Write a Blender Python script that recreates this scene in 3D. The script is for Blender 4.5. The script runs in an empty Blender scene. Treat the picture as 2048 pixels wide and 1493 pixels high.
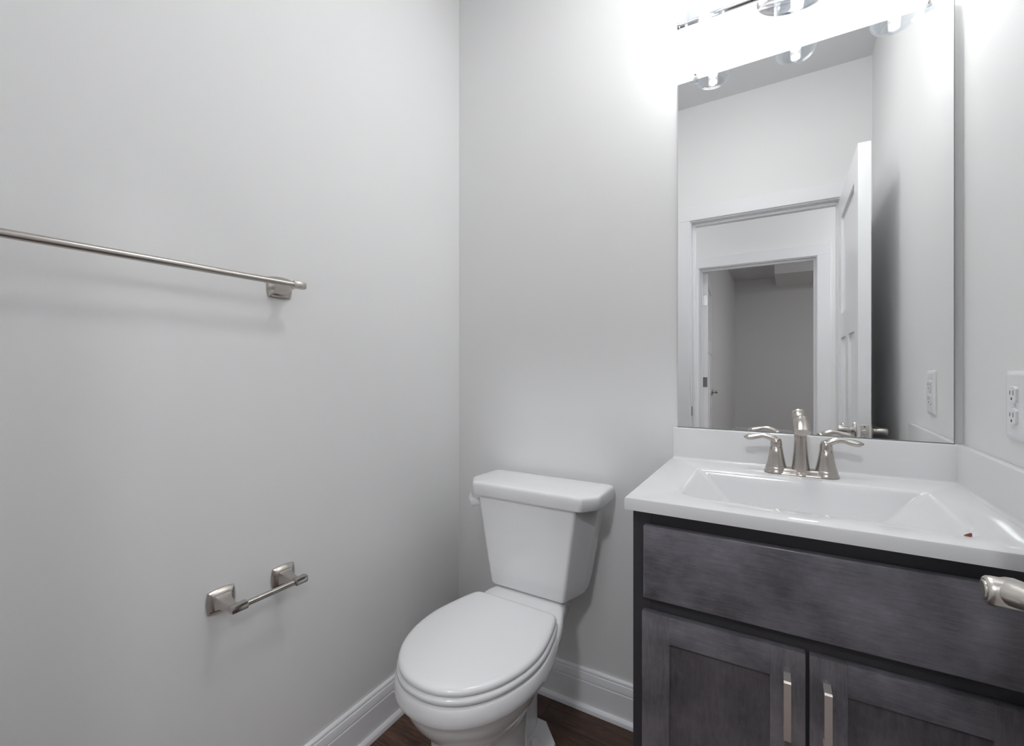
import bpy, bmesh, math, random
from mathutils import Vector, Matrix, Euler

# ------------------------------------------------------------------ camera
S = bpy.context.scene
C = S.collection
PI = math.pi
W, L, H = 1.4435, 1.38, 2.65            # room width, depth, ceiling height
HL0, HL1 = -1.495, -2.70                # hallway between these two y
FR1 = -7.26                             # far wall of the room across the hall
F_PX = 902.15
cam_d = bpy.data.cameras.new('camera')
cam_d.sensor_width = 36.0
cam_d.sensor_fit = 'HORIZONTAL'
cam_d.lens = F_PX / 2048 * 36.0
cam_d.shift_y = -(746.5 - 739.8) / 2048
cam_d.clip_start = 0.02
cam = bpy.data.objects.new('camera', cam_d)
C.objects.link(cam)
cam.location = (1.0737, -1.42, 1.1207)
cam.rotation_euler = (PI / 2, 0, 0.5303)
S.camera = cam

# ------------------------------------------------------------------ world, exposure, lights
wd = bpy.data.worlds.new('world')
S.world = wd
wd.use_nodes = True
wd.node_tree.nodes['Background'].inputs[0].default_value = (0.8, 0.85, 1, 1)
wd.node_tree.nodes['Background'].inputs[1].default_value = 0.05
vs = S.view_settings
vs.view_transform = 'Standard'
vs.look = 'None'
vs.exposure = 0.25
vs.gamma = 1.0
vs.use_curve_mapping = False
S.cycles.diffuse_bounces = 8
S.cycles.max_bounces = 14
S.cycles.transparent_max_bounces = 16
BULB = 0.95          # watts of each vanity bulb
HALL = 38.0         # strength of the two added fill lights in the hallway
BATH = 23.0         # strength of the added fill light under the bathroom ceiling
FAR = 80.0          # strength of the added fill light in the room across the hall
SPOT = 72.0         # watts of the added fill spot in the hallway, turned towards the bathroom


# ------------------------------------------------------------------ materials
def mat(name, base, rough=0.5, metal=0.0, spec=0.5, coat=0.0):
    m = bpy.data.materials.new(name)
    m.use_nodes = True
    b = m.node_tree.nodes['Principled BSDF']
    b.inputs['Base Color'].default_value = (*base, 1)
    b.inputs['Roughness'].default_value = rough
    b.inputs['Metallic'].default_value = metal
    b.inputs['Specular IOR Level'].default_value = spec
    if coat:
        b.inputs['Coat Weight'].default_value = coat
        b.inputs['Coat Roughness'].default_value = 0.08
    return m


def nd(m, t, **kw):
    n = m.node_tree.nodes.new(t)
    for k, v in kw.items():
        setattr(n, k, v)
    return n


def lk(m, a, b):
    m.node_tree.links.new(a, b)


def add_noise_bump(m, scale, strength, dist=0.001, detail=3, stretch=None):
    b = m.node_tree.nodes['Principled BSDF']
    tc = nd(m, 'ShaderNodeTexCoord')
    n = nd(m, 'ShaderNodeTexNoise')
    n.inputs['Scale'].default_value = scale
    n.inputs['Detail'].default_value = detail
    src = tc.outputs['Object']
    if stretch:
        mp = nd(m, 'ShaderNodeMapping')
        mp.inputs['Scale'].default_value = stretch
        lk(m, src, mp.inputs['Vector'])
        src = mp.outputs['Vector']
    lk(m, src, n.inputs['Vector'])
    bp = nd(m, 'ShaderNodeBump')
    bp.inputs['Strength'].default_value = strength
    bp.inputs['Distance'].default_value = dist
    lk(m, n.outputs['Fac'], bp.inputs['Height'])
    lk(m, bp.outputs['Normal'], b.inputs['Normal'])
    return n


M = {}
M['wall'] = mat('wall_paint', (0.80, 0.80, 0.797), 0.55, spec=0.35)
add_noise_bump(M['wall'], 260, 0.12, 0.0008)
M['ceiling'] = mat('ceiling_paint', (0.72, 0.72, 0.735), 0.8, spec=0.2)
add_noise_bump(M['ceiling'], 220, 0.1, 0.0008)
M['trim'] = mat('white_trim_paint', (0.90, 0.903, 0.92), 0.32)
M['casing'] = mat('door_casing_paint', (0.805, 0.807, 0.825), 0.36)
M['porcelain'] = mat('porcelain', (0.86, 0.86, 0.868), 0.07, coat=0.3)
M['seat'] = mat('white_plastic_seat', (0.86, 0.86, 0.87), 0.16)
M['marble'] = mat('white_cultured_marble', (0.735, 0.735, 0.742), 0.10)
M['plate'] = mat('white_plastic', (0.82, 0.82, 0.84), 0.28)
M['slot'] = mat('dark_slot', (0.05, 0.05, 0.05), 0.6)
M['nickel'] = mat('brushed_nickel', (0.51, 0.475, 0.44), 0.25, 1.0)
add_noise_bump(M['nickel'], 60, 0.04, 0.0004, 2, (1, 1, 40))
M['door_nickel'] = mat('door_lever_nickel', (0.68, 0.645, 0.60), 0.3, 1.0)
M['satin'] = mat('satin_nickel_pull', (0.82, 0.76, 0.71), 0.5, 1.0)
M['chrome'] = mat('polished_nickel', (0.72, 0.72, 0.74), 0.16, 1.0)
M['mirror'] = mat('mirror_silver', (0.92, 0.93, 0.925), 0.0, 1.0)
M['mirror_edge'] = mat('mirror_glass_edge', (0.22, 0.24, 0.24), 0.15)
M['debris'] = mat('red_brown_chip', (0.22, 0.06, 0.04), 0.7)
M['dark_metal'] = mat('dark_metal', (0.25, 0.24, 0.23), 0.3, 1.0)


def make_wood():
    m = mat('dark_stained_maple', (0.05, 0.045, 0.05), 0.36, coat=0.35)
    b = m.node_tree.nodes['Principled BSDF']
    tc = nd(m, 'ShaderNodeTexCoord')
    # mottled stain
    n1 = nd(m, 'ShaderNodeTexNoise')
    n1.inputs['Scale'].default_value = 9
    n1.inputs['Detail'].default_value = 5
    n1.inputs['Roughness'].default_value = 0.6
    lk(m, tc.outputs['Object'], n1.inputs['Vector'])
    return m, b, tc, n1


def wood(name, stretch, warm=0.0, gain=1.0):
    m, b, tc, n1 = make_wood()
    m.name = name
    mp = nd(m, 'ShaderNodeMapping')
    mp.inputs['Scale'].default_value = stretch
    lk(m, tc.outputs['Object'], mp.inputs['Vector'])
    n2 = nd(m, 'ShaderNodeTexNoise')
    n2.inputs['Scale'].default_value = 26
    n2.inputs['Detail'].default_value = 8
    n2.inputs['Roughness'].default_value = 0.7
    n2.inputs['Distortion'].default_value = 0.6
    lk(m, mp.outputs['Vector'], n2.inputs['Vector'])
    mx = nd(m, 'ShaderNodeMath', operation='MULTIPLY_ADD')
    mx.inputs[1].default_value = 0.36
    lk(m, n2.outputs['Fac'], mx.inputs[0])
    m2 = nd(m, 'ShaderNodeMath', operation='MULTIPLY')
    m2.inputs[1].default_value = 0.64
    lk(m, n1.outputs['Fac'], m2.inputs[0])
    lk(m, m2.outputs[0], mx.inputs[2])
    cr = nd(m, 'ShaderNodeValToRGB')
    e = cr.color_ramp.elements
    e[0].position = 0.33
    e[0].color = (0.066 * gain, 0.064 * gain, 0.074 * gain, 1)
    e[1].position = 0.68
    e[1].color = ((0.245 + warm) * gain, 0.233 * gain, (0.262 - warm * 0.3) * gain, 1)
    lk(m, mx.outputs[0], cr.inputs['Fac'])
    lk(m, cr.outputs['Color'], b.inputs['Base Color'])
    bp = nd(m, 'ShaderNodeBump')
    bp.inputs['Strength'].default_value = 0.12
    bp.inputs['Distance'].default_value = 0.001
    lk(m, n2.outputs['Fac'], bp.inputs['Height'])
    lk(m, bp.outputs['Normal'], b.inputs['Normal'])
    return m


M['wood_h'] = wood('dark_maple_grain_across', (0.9, 6, 9))
M['wood_v'] = wood('dark_maple_grain_upright', (9, 6, 0.9), 0.012, 0.85)
M['wood_panel'] = wood('dark_maple_panel', (5, 6, 1.0), 0.01, 0.62)
M['wood_frame'] = mat('dark_face_frame', (0.042, 0.041, 0.047), 0.42)
add_noise_bump(M['wood_frame'], 40, 0.1, 0.0006, 4, (8, 8, 0.8))


def make_floor():
    m = mat('dark_walnut_planks', (0.05, 0.03, 0.02), 0.42)
    b = m.node_tree.nodes['Principled BSDF']
    tc = nd(m, 'ShaderNodeTexCoord')
    mp = nd(m, 'ShaderNodeMapping')
    mp.inputs['Location'].default_value = (0.35, 0.12, 0)
    lk(m, tc.outputs['Object'], mp.inputs['Vector'])
    br = nd(m, 'ShaderNodeTexBrick')
    br.inputs['Scale'].default_value = 1
    br.inputs['Brick Width'].default_value = 1.22
    br.inputs['Row Height'].default_value = 0.168
    br.inputs['Mortar Size'].default_value = 0.0012
    br.inputs['Mortar Smooth'].default_value = 0.2
    br.inputs['Color1'].default_value = (0.0, 0.0, 0.0, 1)
    br.inputs['Color2'].default_value = (1, 1, 1, 1)
    br.inputs['Mortar'].default_value = (0.5, 0.5, 0.5, 1)
    br.offset = 0.37
    lk(m, mp.outputs['Vector'], br.inputs['Vector'])
    m2 = nd(m, 'ShaderNodeMapping')
    m2.inputs['Scale'].default_value = (1.2, 9, 1)
    lk(m, tc.outputs['Object'], m2.inputs['Vector'])
    ad = nd(m, 'ShaderNodeVectorMath', operation='ADD')
    lk(m, m2.outputs['Vector'], ad.inputs[0])
    lk(m, br.outputs['Color'], ad.inputs[1])
    n = nd(m, 'ShaderNodeTexNoise')
    n.inputs['Scale'].default_value = 7
    n.inputs['Detail'].default_value = 9
    n.inputs['Roughness'].default_value = 0.68
    n.inputs['Distortion'].default_value = 1.2
    lk(m, ad.outputs['Vector'], n.inputs['Vector'])
    cr = nd(m, 'ShaderNodeValToRGB')
    e = cr.color_ramp.elements
    e[0].position = 0.32
    e[0].color = (0.055, 0.030, 0.022, 1)
    e[1].position = 0.72
    e[1].color = (0.24, 0.13, 0.088, 1)
    mid = cr.color_ramp.elements.new(0.5)
    mid.color = (0.125, 0.066, 0.044, 1)
    lk(m, n.outputs['Fac'], cr.inputs['Fac'])
    sh = nd(m, 'ShaderNodeMixRGB', blend_type='MULTIPLY')
    sh.inputs['Fac'].default_value = 0.5
    lk(m, cr.outputs['Color'], sh.inputs[1])
    lk(m, br.outputs['Color'], sh.inputs[2])
    mo = nd(m, 'ShaderNodeMixRGB')
    lk(m, br.outputs['Fac'], mo.inputs['Fac'])
    lk(m, sh.outputs['Color'], mo.inputs[1])
    mo.inputs[2].default_value = (0.012, 0.008, 0.006, 1)
    lk(m, mo.outputs['Color'], b.inputs['Base Color'])
    bp = nd(m, 'ShaderNodeBump')
    bp.inputs['Strength'].default_value = 0.15
    bp.inputs['Distance'].default_value = 0.001
    lk(m, n.outputs['Fac'], bp.inputs['Height'])
    lk(m, bp.outputs['Normal'], b.inputs['Normal'])
    return m


M['floor'] = make_floor()


def clear_glass(name, tint, gloss_scale=1.0):
    """thin clear glass: mostly transparent, fresnel reflections on top"""
    m = bpy.data.materials.new(name)
    m.use_nodes = True
    nt = m.node_tree
    nt.nodes.remove(nt.nodes['Principled BSDF'])
    out = nt.nodes['Material Output']
    tr = nd(m, 'ShaderNodeBsdfTransparent')
    tr.inputs[0].default_value = (*tint, 1)
    gl = nd(m, 'ShaderNodeBsdfGlossy')
    gl.inputs['Roughness'].default_value = 0.03
    gl.inputs['Color'].default_value = (0.95, 0.97, 1, 1)
    lw = nd(m, 'ShaderNodeLayerWeight')
    pw = nd(m, 'ShaderNodeMath', operation='POWER')
    pw.inputs[1].default_value = 4.0
    lk(m, lw.outputs['Facing'], pw.inputs[0])
    mu = nd(m, 'ShaderNodeMath', operation='MULTIPLY_ADD')
    mu.inputs[1].default_value = 0.75 * gloss_scale
    mu.inputs[2].default_value = 0.04 * gloss_scale
    mu.use_clamp = True
    lk(m, pw.outputs[0], mu.inputs[0])
    mx = nd(m, 'ShaderNodeMixShader')
    lk(m, mu.outputs[0], mx.inputs[0])
    lk(m, tr.outputs[0], mx.inputs[1])
    lk(m, gl.outputs[0], mx.inputs[2])
    lk(m, mx.outputs[0], out.inputs[0])
    return m


M['glass'] = clear_glass('clear_shade_glass', (0.965, 0.975, 0.98), 0.9)
M['clip'] = clear_glass('clear_plastic_clip', (0.93, 0.94, 0.95), 1.4)


def emit(name, col, strength):
    m = bpy.data.materials.new(name)
    m.use_nodes = True
    nt = m.node_tree
    nt.nodes.remove(nt.nodes['Principled BSDF'])
    e = nd(m, 'ShaderNodeEmission')
    e.inputs[0].default_value = (*col, 1)
    e.inputs[1].default_value = strength
    lk(m, e.outputs[0], nt.nodes['Material Output'].inputs[0])
    return m


M['bulb'] = emit('lit_bulb', (1.0, 0.985, 0.97), 3.2)
_nt = M['bulb'].node_tree                 # glowing clear bulb: lets the filament light inside shine out
_tr = nd(M['bulb'], 'ShaderNodeBsdfTransparent')
_ad = nd(M['bulb'], 'ShaderNodeAddShader')
_em = [n for n in _nt.nodes if n.type == 'EMISSION'][0]
lk(M['bulb'], _tr.outputs[0], _ad.inputs[0])
lk(M['bulb'], _em.outputs[0], _ad.inputs[1])
lk(M['bulb'], _ad.outputs[0], _nt.nodes['Material Output'].inputs[0])
M['hall_diffuser'] = emit('lit_hall_diffuser', (0.97, 0.98, 1.0), HALL)
M['bath_diffuser'] = emit('lit_bath_diffuser', (0.985, 0.99, 1.0), BATH)
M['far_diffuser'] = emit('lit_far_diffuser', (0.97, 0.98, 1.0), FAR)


# ------------------------------------------------------------------ mesh helpers
def finish(name, bm, m, parent=None, smooth=True, angle=32):
    bmesh.ops.recalc_face_normals(bm, faces=bm.faces[:])
    me = bpy.data.meshes.new(name)
    bm.to_mesh(me)
    bm.free()
    me.materials.append(M[m] if isinstance(m, str) else m)
    if smooth:
        for p in me.polygons:
            p.use_smooth = True
        me.set_sharp_from_angle(angle=math.radians(angle))
    o = bpy.data.objects.new(name, me)
    C.objects.link(o)
    if parent:
        o.parent = parent
    return o


def nbm():
    return bmesh.new()


def add_box(bm, x0, x1, y0, y1, z0, z1, bev=0.0, seg=2, mtx=None):
    r = bmesh.ops.create_cube(bm, size=1)
    vs_ = r['verts']
    for v in vs_:
        v.co = Vector(((x0 + x1) / 2 + v.co.x * (x1 - x0), (y0 + y1) / 2 + v.co.y * (y1 - y0), (z0 + z1) / 2 + v.co.z * (z1 - z0)))
    if mtx is not None:
        for v in vs_:
            v.co = mtx @ v.co
    if bev > 0:
        es = list({e for v in vs_ for e in v.link_edges})
        bmesh.ops.bevel(bm, geom=es, offset=bev, segments=seg, profile=0.5, affect='EDGES')
    return bm


def box(*a, **k):
    return add_box(nbm(), *a, **k)


def loft(bm, rings, cap0=True, cap1=True, closed=True):
    vr = [[bm.verts.new(p) for p in r] for r in rings]
    n = len(rings[0])
    for a, b in zip(vr[:-1], vr[1:]):
        for i in range(n if closed else n - 1):
            j = (i + 1) % n
            try:
                bm.faces.new((a[i], a[j], b[j], b[i]))
            except ValueError:
                pass
    if cap0:
        bm.faces.new(vr[0][::-1])
    if cap1:
        bm.faces.new(vr[-1])
    return vr


def lathe(bm, prof, n=32, axis='Z', center=(0, 0, 0), cap=True, sx=1.0, sy=1.0):
    """prof: (radius, height along axis)"""
    rings = []
    c = Vector(center)
    for r, h in prof:
        ring = []
        for i in range(n):
            a = 2 * PI * i / n
            p, q = max(r, 1e-5) * math.cos(a) * sx, max(r, 1e-5) * math.sin(a) * sy
            if axis == 'Z':
                v = Vector((p, q, h))
            elif axis == 'Y':
                v = Vector((p, h, q))
            else:
                v = Vector((h, p, q))
            ring.append(c + v)
        rings.append(ring)
    return loft(bm, rings, cap, cap)


def tube(bm, pts, radii, n=16, sx=1.0, sy=1.0, up=Vector((0, 0, 1)), cap=True):
    """sweep an ellipse along pts; radii scalars or (a, b) pairs; a along side, b along up"""
    pts = [Vector(p) for p in pts]
    if not isinstance(radii, (list, tuple)):
        radii = [radii] * len(pts)
    rings = []
    for i, p in enumerate(pts):
        if i == 0:
            t = pts[1] - pts[0]
        elif i == len(pts) - 1:
            t = pts[-1] - pts[-2]
        else:
            t = (pts[i + 1] - pts[i]).normalized() + (pts[i] - pts[i - 1]).normalized()
        t.normalize()
        side = t.cross(up)
        if side.length < 1e-4:
            side = t.cross(Vector((0, 1, 0)))
        side.normalize()
        u = side.cross(t).normalized()
        r = radii[i]
        a, b = r if isinstance(r, (tuple, list)) else (r * sx, r * sy)
        rings.append([p + side * (a * math.cos(2 * PI * k / n)) + u * (b * math.sin(2 * PI * k / n)) for k in range(n)])
    return loft(bm, rings, cap, cap)


def bezier(p0, p1, p2, p3, n):
    out = []
    for i in range(n + 1):
        t = i / n
        a = (1 - t)
        out.append(Vector(p0) * a ** 3 + 3 * Vector(p1) * a * a * t + 3 * Vector(p2) * a * t * t + Vector(p3) * t ** 3)
    return out


def prism(bm, poly, axis, a, b):
    """extrude a 2D polygon along axis. axis X: poly (y,z); Y: poly (x,z); Z: poly (x,y)"""
    def mk(p, h):
        return Vector((h, p[0], p[1])) if axis == 'X' else Vector((p[0], h, p[1])) if axis == 'Y' else Vector((p[0], p[1], h))
    return loft(bm, [[mk(p, a) for p in poly], [mk(p, b) for p in poly]])


def rrect(x0, x1, y0, y1, r, z, n=6):
    """rounded rectangle ring, counter-clockwise; r one radius or four (+x+y, -x+y, -x-y, +x-y)"""
    lim = min((x1 - x0) / 2, (y1 - y0) / 2) - 1e-4
    rs = [min(q, lim) for q in (r if isinstance(r, (tuple, list)) else (r,) * 4)]
    pts = []
    for q, (sx, sy) in enumerate(((1, 1), (-1, 1), (-1, -1), (1, -1))):
        rr = rs[q]
        cx = x1 - rr if sx > 0 else x0 + rr
        cy = y1 - rr if sy > 0 else y0 + rr
        for i in range(n + 1):
            a = PI / 2 * q + PI / 2 * i / n
            pts.append(Vector((cx + rr * math.cos(a), cy + rr * math.sin(a), z)))
    return pts


def tag(o, label, cat, group=None, kind=None):
    o['label'] = label
    o['category'] = cat
    if group:
        o['group'] = group
    if kind:
        o['kind'] = kind
    return o


def thing(name, label, cat, loc=(0, 0, 0), rotz=0.0, group=None):
    o = bpy.data.objects.new(name, None)
    C.objects.link(o)
    o.empty_display_size = 0.05
    o.location = loc
    o.rotation_euler = (0, 0, rotz)
    return tag(o, label, cat, group)


def part(name, bm, m, parent, label=None, **k):
    """mesh given in WORLD coordinates, parented to a thing (parent may be moved/rotated)"""
    o = finish(name, bm, m, parent, **k)
    bpy.context.view_layer.update()
    pw = parent.matrix_world.copy() if parent.parent is None else parent.parent.matrix_world @ parent.matrix_local
    o.data.transform(pw.inverted())
    if label:
        o['label'] = label
    return o


def lpart(name, bm, m, parent, label=None, **k):
    """mesh given in the parent's LOCAL coordinates"""
    o = finish(name, bm, m, parent, **k)
    if label:
        o['label'] = label
    return o


def dup(o, parent, dx):
    """copy a part and its sub-parts, shifting the copy by dx in its parent's space"""
    c = o.copy()
    C.objects.link(c)
    c.parent = parent
    c.location = o.location + Vector(dx)
    for ch in list(o.children):
        d = ch.copy()
        C.objects.link(d)
        d.parent = c
    return c


def struct(name, bm, m, label, cat, **k):
    o = finish(name, bm, m, None, **k)
    return tag(o, label, cat, kind='structure')


# ------------------------------------------------------------------ room shell
T = 0.10
XF0, XF1 = 0.285, 3.6                    # room across the hall
struct('floor', box(-1.4, XF1 + T, FR1 - T, T, -0.08, 0.0), 'floor', 'dark walnut plank floor running under toilet and vanity', 'floor', smooth=False)
struct('ceiling', box(-1.4, XF1 + T, FR1 - T, T, H, H + 0.08), 'ceiling', 'flat grey-white ceiling seen in the mirror', 'ceiling', smooth=False)
struct('wall_left', box(-T, 0, HL0, T, 0, H), 'wall', 'light grey painted wall carrying the towel bar', 'wall', smooth=False)
struct('wall_back', box(0, W, 0, T, 0, H), 'wall', 'light grey painted wall behind toilet and mirror', 'wall', smooth=False)
struct('wall_right', box(W, W + T, HL0, T, 0, H), 'wall', 'light grey painted wall with the outlet, right of vanity', 'wall', smooth=False)

DX0, DX1, DZ = 0.6126, 1.3180, 1.978     # bathroom door opening inside the jambs
JT = 0.019


def wall_with_opening(x0, x1, ya, yb, ox0, ox1, oz):
    bm = nbm()
    add_box(bm, x0, ox0, ya, yb, 0, H)
    add_box(bm, ox1, x1, ya, yb, 0, H)
    add_box(bm, ox0, ox1, ya, yb, oz, H)
    return bm


struct('wall_front', wall_with_opening(0, W, HL0, -L, DX0 - JT, DX1 + JT, DZ + JT), 'wall', 'light grey wall around the bathroom doorway, seen in mirror', 'wall', smooth=False)
HX0, HX1, HZ = 0.448, 1.269, 1.974       # doorway across the hall
HWY = HL1 - 0.115
struct('wall_hall_far', wall_with_opening(-1.3, 2.7, HWY, HL1, HX0 - JT, HX1 + JT, HZ + JT), 'wall', 'grey hallway wall around the doorway across the hall', 'wall', smooth=False)
struct('wall_hall_left', box(-1.4, -1.3, HWY, HL0 + T, 0, H), 'wall', 'grey end wall of the hallway to the left', 'wall', smooth=False)
struct('wall_hall_right', box(2.7, 2.8, HWY, HL0 + T, 0, H), 'wall', 'grey end wall of the hallway to the right', 'wall', smooth=False)
bm = nbm()
add_box(bm, -1.3, -T, HL0, HL0 + T, 0, H)
struct('wall_hall_near_left', bm, 'wall', 'grey hallway wall left of the bathroom', 'wall', smooth=False)
struct('wall_hall_near_right', box(W + T, 2.7, HL0, HL0 + T, 0, H), 'wall', 'grey hallway wall right of the bathroom', 'wall', smooth=False)
struct('wall_room_left', box(XF0 - T, XF0, FR1, HWY, 0, H), 'wall', 'left wall of the dim room across the hall', 'wall', smooth=False)
struct('wall_room_right', box(XF1, XF1 + T, FR1, HWY, 0, H), 'wall', 'right wall of the dim room across the hall', 'wall', smooth=False)
struct('wall_room_back', box(XF0 - T, XF1 + T, FR1 - T, FR1, 0, H), 'wall', 'back wall of the dim room across the hall', 'wall', smooth=False)
struct('wall_room_near', box(2.7, XF1, HWY, HWY + T, 0, H), 'wall', 'near wall of the dim room, right of the doorway', 'wall', smooth=False)
struct('trim_1', box(0.906, 1.95, FR1, -6.12, 2.50, H), 'wall', 'boxed ceiling soffit in the dim room across the hall', 'soffit', smooth=False)

# baseboards: a moulded profile (offset from wall, height) with a quarter-round shoe at the floor
BB = [(0, 0), (0.0285, 0), (0.0285, 0.006), (0.0265, 0.012), (0.0215, 0.0165), (0.0152, 0.018), (0.0152, 0.089),
      (0.0128, 0.0905), (0.0128, 0.0935), (0.0150, 0.096), (0.0138, 0.108), (0.0118, 0.1165), (0.0088, 0.1175), (0.0088, 0.1195),
      (0.0098, 0.1215), (0.0092, 0.1255), (0.0062, 0.1285), (0, 0.1290)]


def base_x(y, d, x0, x1):
    return prism_(nbm(), [(y + d * p, z) for p, z in BB], 'X', x0, x1)


def base_y(x, d, y0, y1):
    return prism_(nbm(), [(x + d * p, z) for p, z in BB], 'Y', y0, y1)


def prism_(bm, *a):
    prism(bm, *a)
    return bm


struct('baseboard_left', base_y(0, 1, -L, 0), 'trim', 'white moulded baseboard along the left wall', 'baseboard', angle=25)
struct('baseboard_back', base_x(0, -1, 0, 0.812), 'trim', 'white moulded baseboard behind the toilet', 'baseboard', angle=25)
bm = base_x(-L, 1, 0, DX0 - 0.092)
prism(bm, [(-L + p, z) for p, z in BB], 'X', DX1 + 0.092, W)
struct('baseboard_front', bm, 'trim', 'white moulded baseboard beside the bathroom doorway', 'baseboard', angle=25)
struct('baseboard_right', base_y(W, -1, -L + 0.03, -0.55), 'trim', 'white moulded baseboard behind the open bathroom door', 'baseboard', angle=25)
bm = base_x(HL1, 1, -1.3, HX0 - 0.1)
prism(bm, [(HL1 + p, z) for p, z in BB], 'X', HX1 + 0.1, 2.7)
struct('baseboard_hall', bm, 'trim', 'white moulded baseboard along the hallway wall', 'baseboard', angle=25)
bm = base_x(FR1, 1, XF0, XF1)
prism(bm, [(XF0 + p, z) for p, z in BB], 'Y', FR1, HWY)
struct('baseboard_room', bm, 'trim', 'white baseboard in the dim room across the hall', 'baseboard', angle=25)


# door frames: jamb liner, stop and flat casings on both sides
def door_frame(name, x0, x1, z, ya, yb, stop_a, stop_b, label, cw=0.085):
    bm = nbm()
    add_box(bm, x0 - JT, x0, ya, yb, 0, z + JT)
    add_box(bm, x1, x1 + JT, ya, yb, 0, z + JT)
    add_box(bm, x0, x1, ya, yb, z, z + JT)
    st = 0.015
    add_box(bm, x0, x0 + st, stop_a, stop_b, 0, z, 0.0015, 1)
    add_box(bm, x1 - st, x1, stop_a, stop_b, 0, z, 0.0015, 1)
    add_box(bm, x0 + st, x1 - st, stop_a, stop_b, z - st, z, 0.0015, 1)
    rv = 0.006
    for s in (0, 1):
        y0, y1 = (yb, yb + 0.013) if s == 0 else (ya - 0.013, ya)
        add_box(bm, x0 - rv - cw, x0 - rv, y0, y1, 0, z + rv, 0.0015, 1)
        add_box(bm, x1 + rv, x1 + rv + cw, y0, y1, 0, z + rv, 0.0015, 1)
        add_box(bm, x0 - rv - cw, x1 + rv + cw, y0, y1, z + rv, z + rv + cw, 0.0015, 1)
    return struct(name, bm, 'casing', label, 'door frame', angle=25)


fr1 = door_frame('trim_2', DX0, DX1, DZ, HL0, -L, -1.455, -1.421, 'white painted frame and casing of the bathroom doorway', cw=0.078)
fr2 = door_frame('trim_3', HX0, HX1, HZ, HWY, HL1, HL1 - 0.066, HL1 - 0.040, 'white painted frame and casing of the doorway across the hall')
lpart('strike_plate', box(DX0, DX0 + 0.0016, -1.414, -1.386, 0.85, 0.905, 0.0006, 1), 'dark_metal', fr1, 'dull metal strike plate')


# three-panel doors -------------------------------------------------
def door_leaf(bm_w, z0, z1, th):
    """leaf in local coords: hinge edge at x=0, runs along +x, thickness y 0..th; one wide panel over two upright ones"""
    bm = nbm()
    w = bm_w
    st, tr, mr, br_, mu = 0.108, 0.11, 0.115, 0.20, 0.09
    zm = z0 + (z1 - z0) * 0.705            # top of the middle rail
    rec = 0.010
    core0, core1 = rec, th - rec
    add_box(bm, 0.01, w - 0.01, core0, core1, z0 + 0.01, z1 - 0.01)
    for (a, b, c, d) in ((0, st, z0, z1), (w - st, w, z0, z1), (st, w - st, z1 - tr, z1), (st, w - st, zm - mr, zm), (st, w - st, z0, z0 + br_), (w / 2 - mu / 2, w / 2 + mu / 2, z0 + br_, zm - mr)):
        add_box(bm, a, b, 0, th, c, d)
    return bm


LEAF_Z0, LEAF_Z1 = 0.012, 1.9640
hx, hy = 1.3105, -L - 0.001              # hinge corner of the open bathroom door
ex, ey = 1.3190, -0.700                  # room-side corner of its free edge
leaf_w = math.hypot(ex - hx, ey - hy)
ang = math.atan2(ey - hy, ex - hx)
d1 = bpy.data.objects.new('door_1', None)
C.objects.link(d1)
d1.location = (hx, hy, 0)
d1.rotation_euler = (0, 0, ang)
tag(d1, 'open white three-panel bathroom door standing along the right wall', 'door', kind='structure')
# local +x runs from the hinge to the free edge, local -y points to the right wall
TH = 0.039
bm = door_leaf(leaf_w, LEAF_Z0, LEAF_Z1, TH)
for v in bm.verts:
    v.co.y -= TH
lpart('door_leaf', bm, 'trim', d1, angle=25)


def lever_set(parent, lx, lz, side, y0):
    """lever handle on one face; side +1 = towards +y (into the bathroom), -1 = the other face"""
    s = side
    bm = nbm()
    c = (lx, y0, lz)
    prof = [(0.0305, 0), (0.0315, 0.003), (0.030, 0.007), (0.023, 0.010), (0.014, 0.0125), (0.0125, 0.014)]
    lathe(bm, [(r, s * h) for r, h in prof], 28, 'Y', c)
    rose = lpart('rose', bm, 'door_nickel', parent)
    bm = nbm()
    lathe(bm, [(0.0120, s * 0.010), (0.0112, s * 0.016), (0.0118, s * 0.020), (0.0143, s * 0.026), (0.0150, s * 0.0500), (0.0146, s * 0.0532), (0.0130, s * 0.0552), (0.0112, s * 0.0554)], 28, 'Y', c)
    # wavy lever arm running back towards the hinge
    LT = [(0, .0525), (.06, .0520), (.13, .0490), (.20, .0435), (.28, .0385), (.38, .0362), (.6, .0358), (1, .0372)]
    RT = [(0, .0160), (.2, .0170), (.5, .0195), (1, .0220)]

    def lerp(tab, t):
        for (t0, v0), (t1, v1) in zip(tab[:-1], tab[1:]):
            if t <= t1:
                return v0 + (v1 - v0) * (t - t0) / (t1 - t0)
        return tab[-1][1]
    pts, rad = [], []
    for i in range(25):
        t = i / 24
        lf, rt = lerp(LT, t), lerp(RT, t)
        z = lz + 0.004 * math.sin(t * 2 * PI) + 0.010 * t * t
        pts.append((lx + 0.006 - 0.124 * t, y0 + s * (lf + rt) / 2, z))
        hgt = 0.0146 - 0.0050 * math.sin(min(1, t * 2.0) * PI / 2)
        wd_ = (lf - rt) / 2
        if t > 0.9:
            hgt *= 1 - 0.5 * ((t - 0.9) / 0.1) ** 2
        rad.append((wd_, hgt))
    tube(bm, pts, rad, 18)
    lev = lpart('lever', bm, 'door_nickel', parent, angle=50)
    bm = nbm()
    lathe(bm, [(0.0100, s * 0.0545), (0.0100, s * 0.0562), (0.0090, s * 0.0570)], 20, 'Y', c)
    b = lpart('lock_button', bm, 'door_nickel', parent)
    return lev


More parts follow.
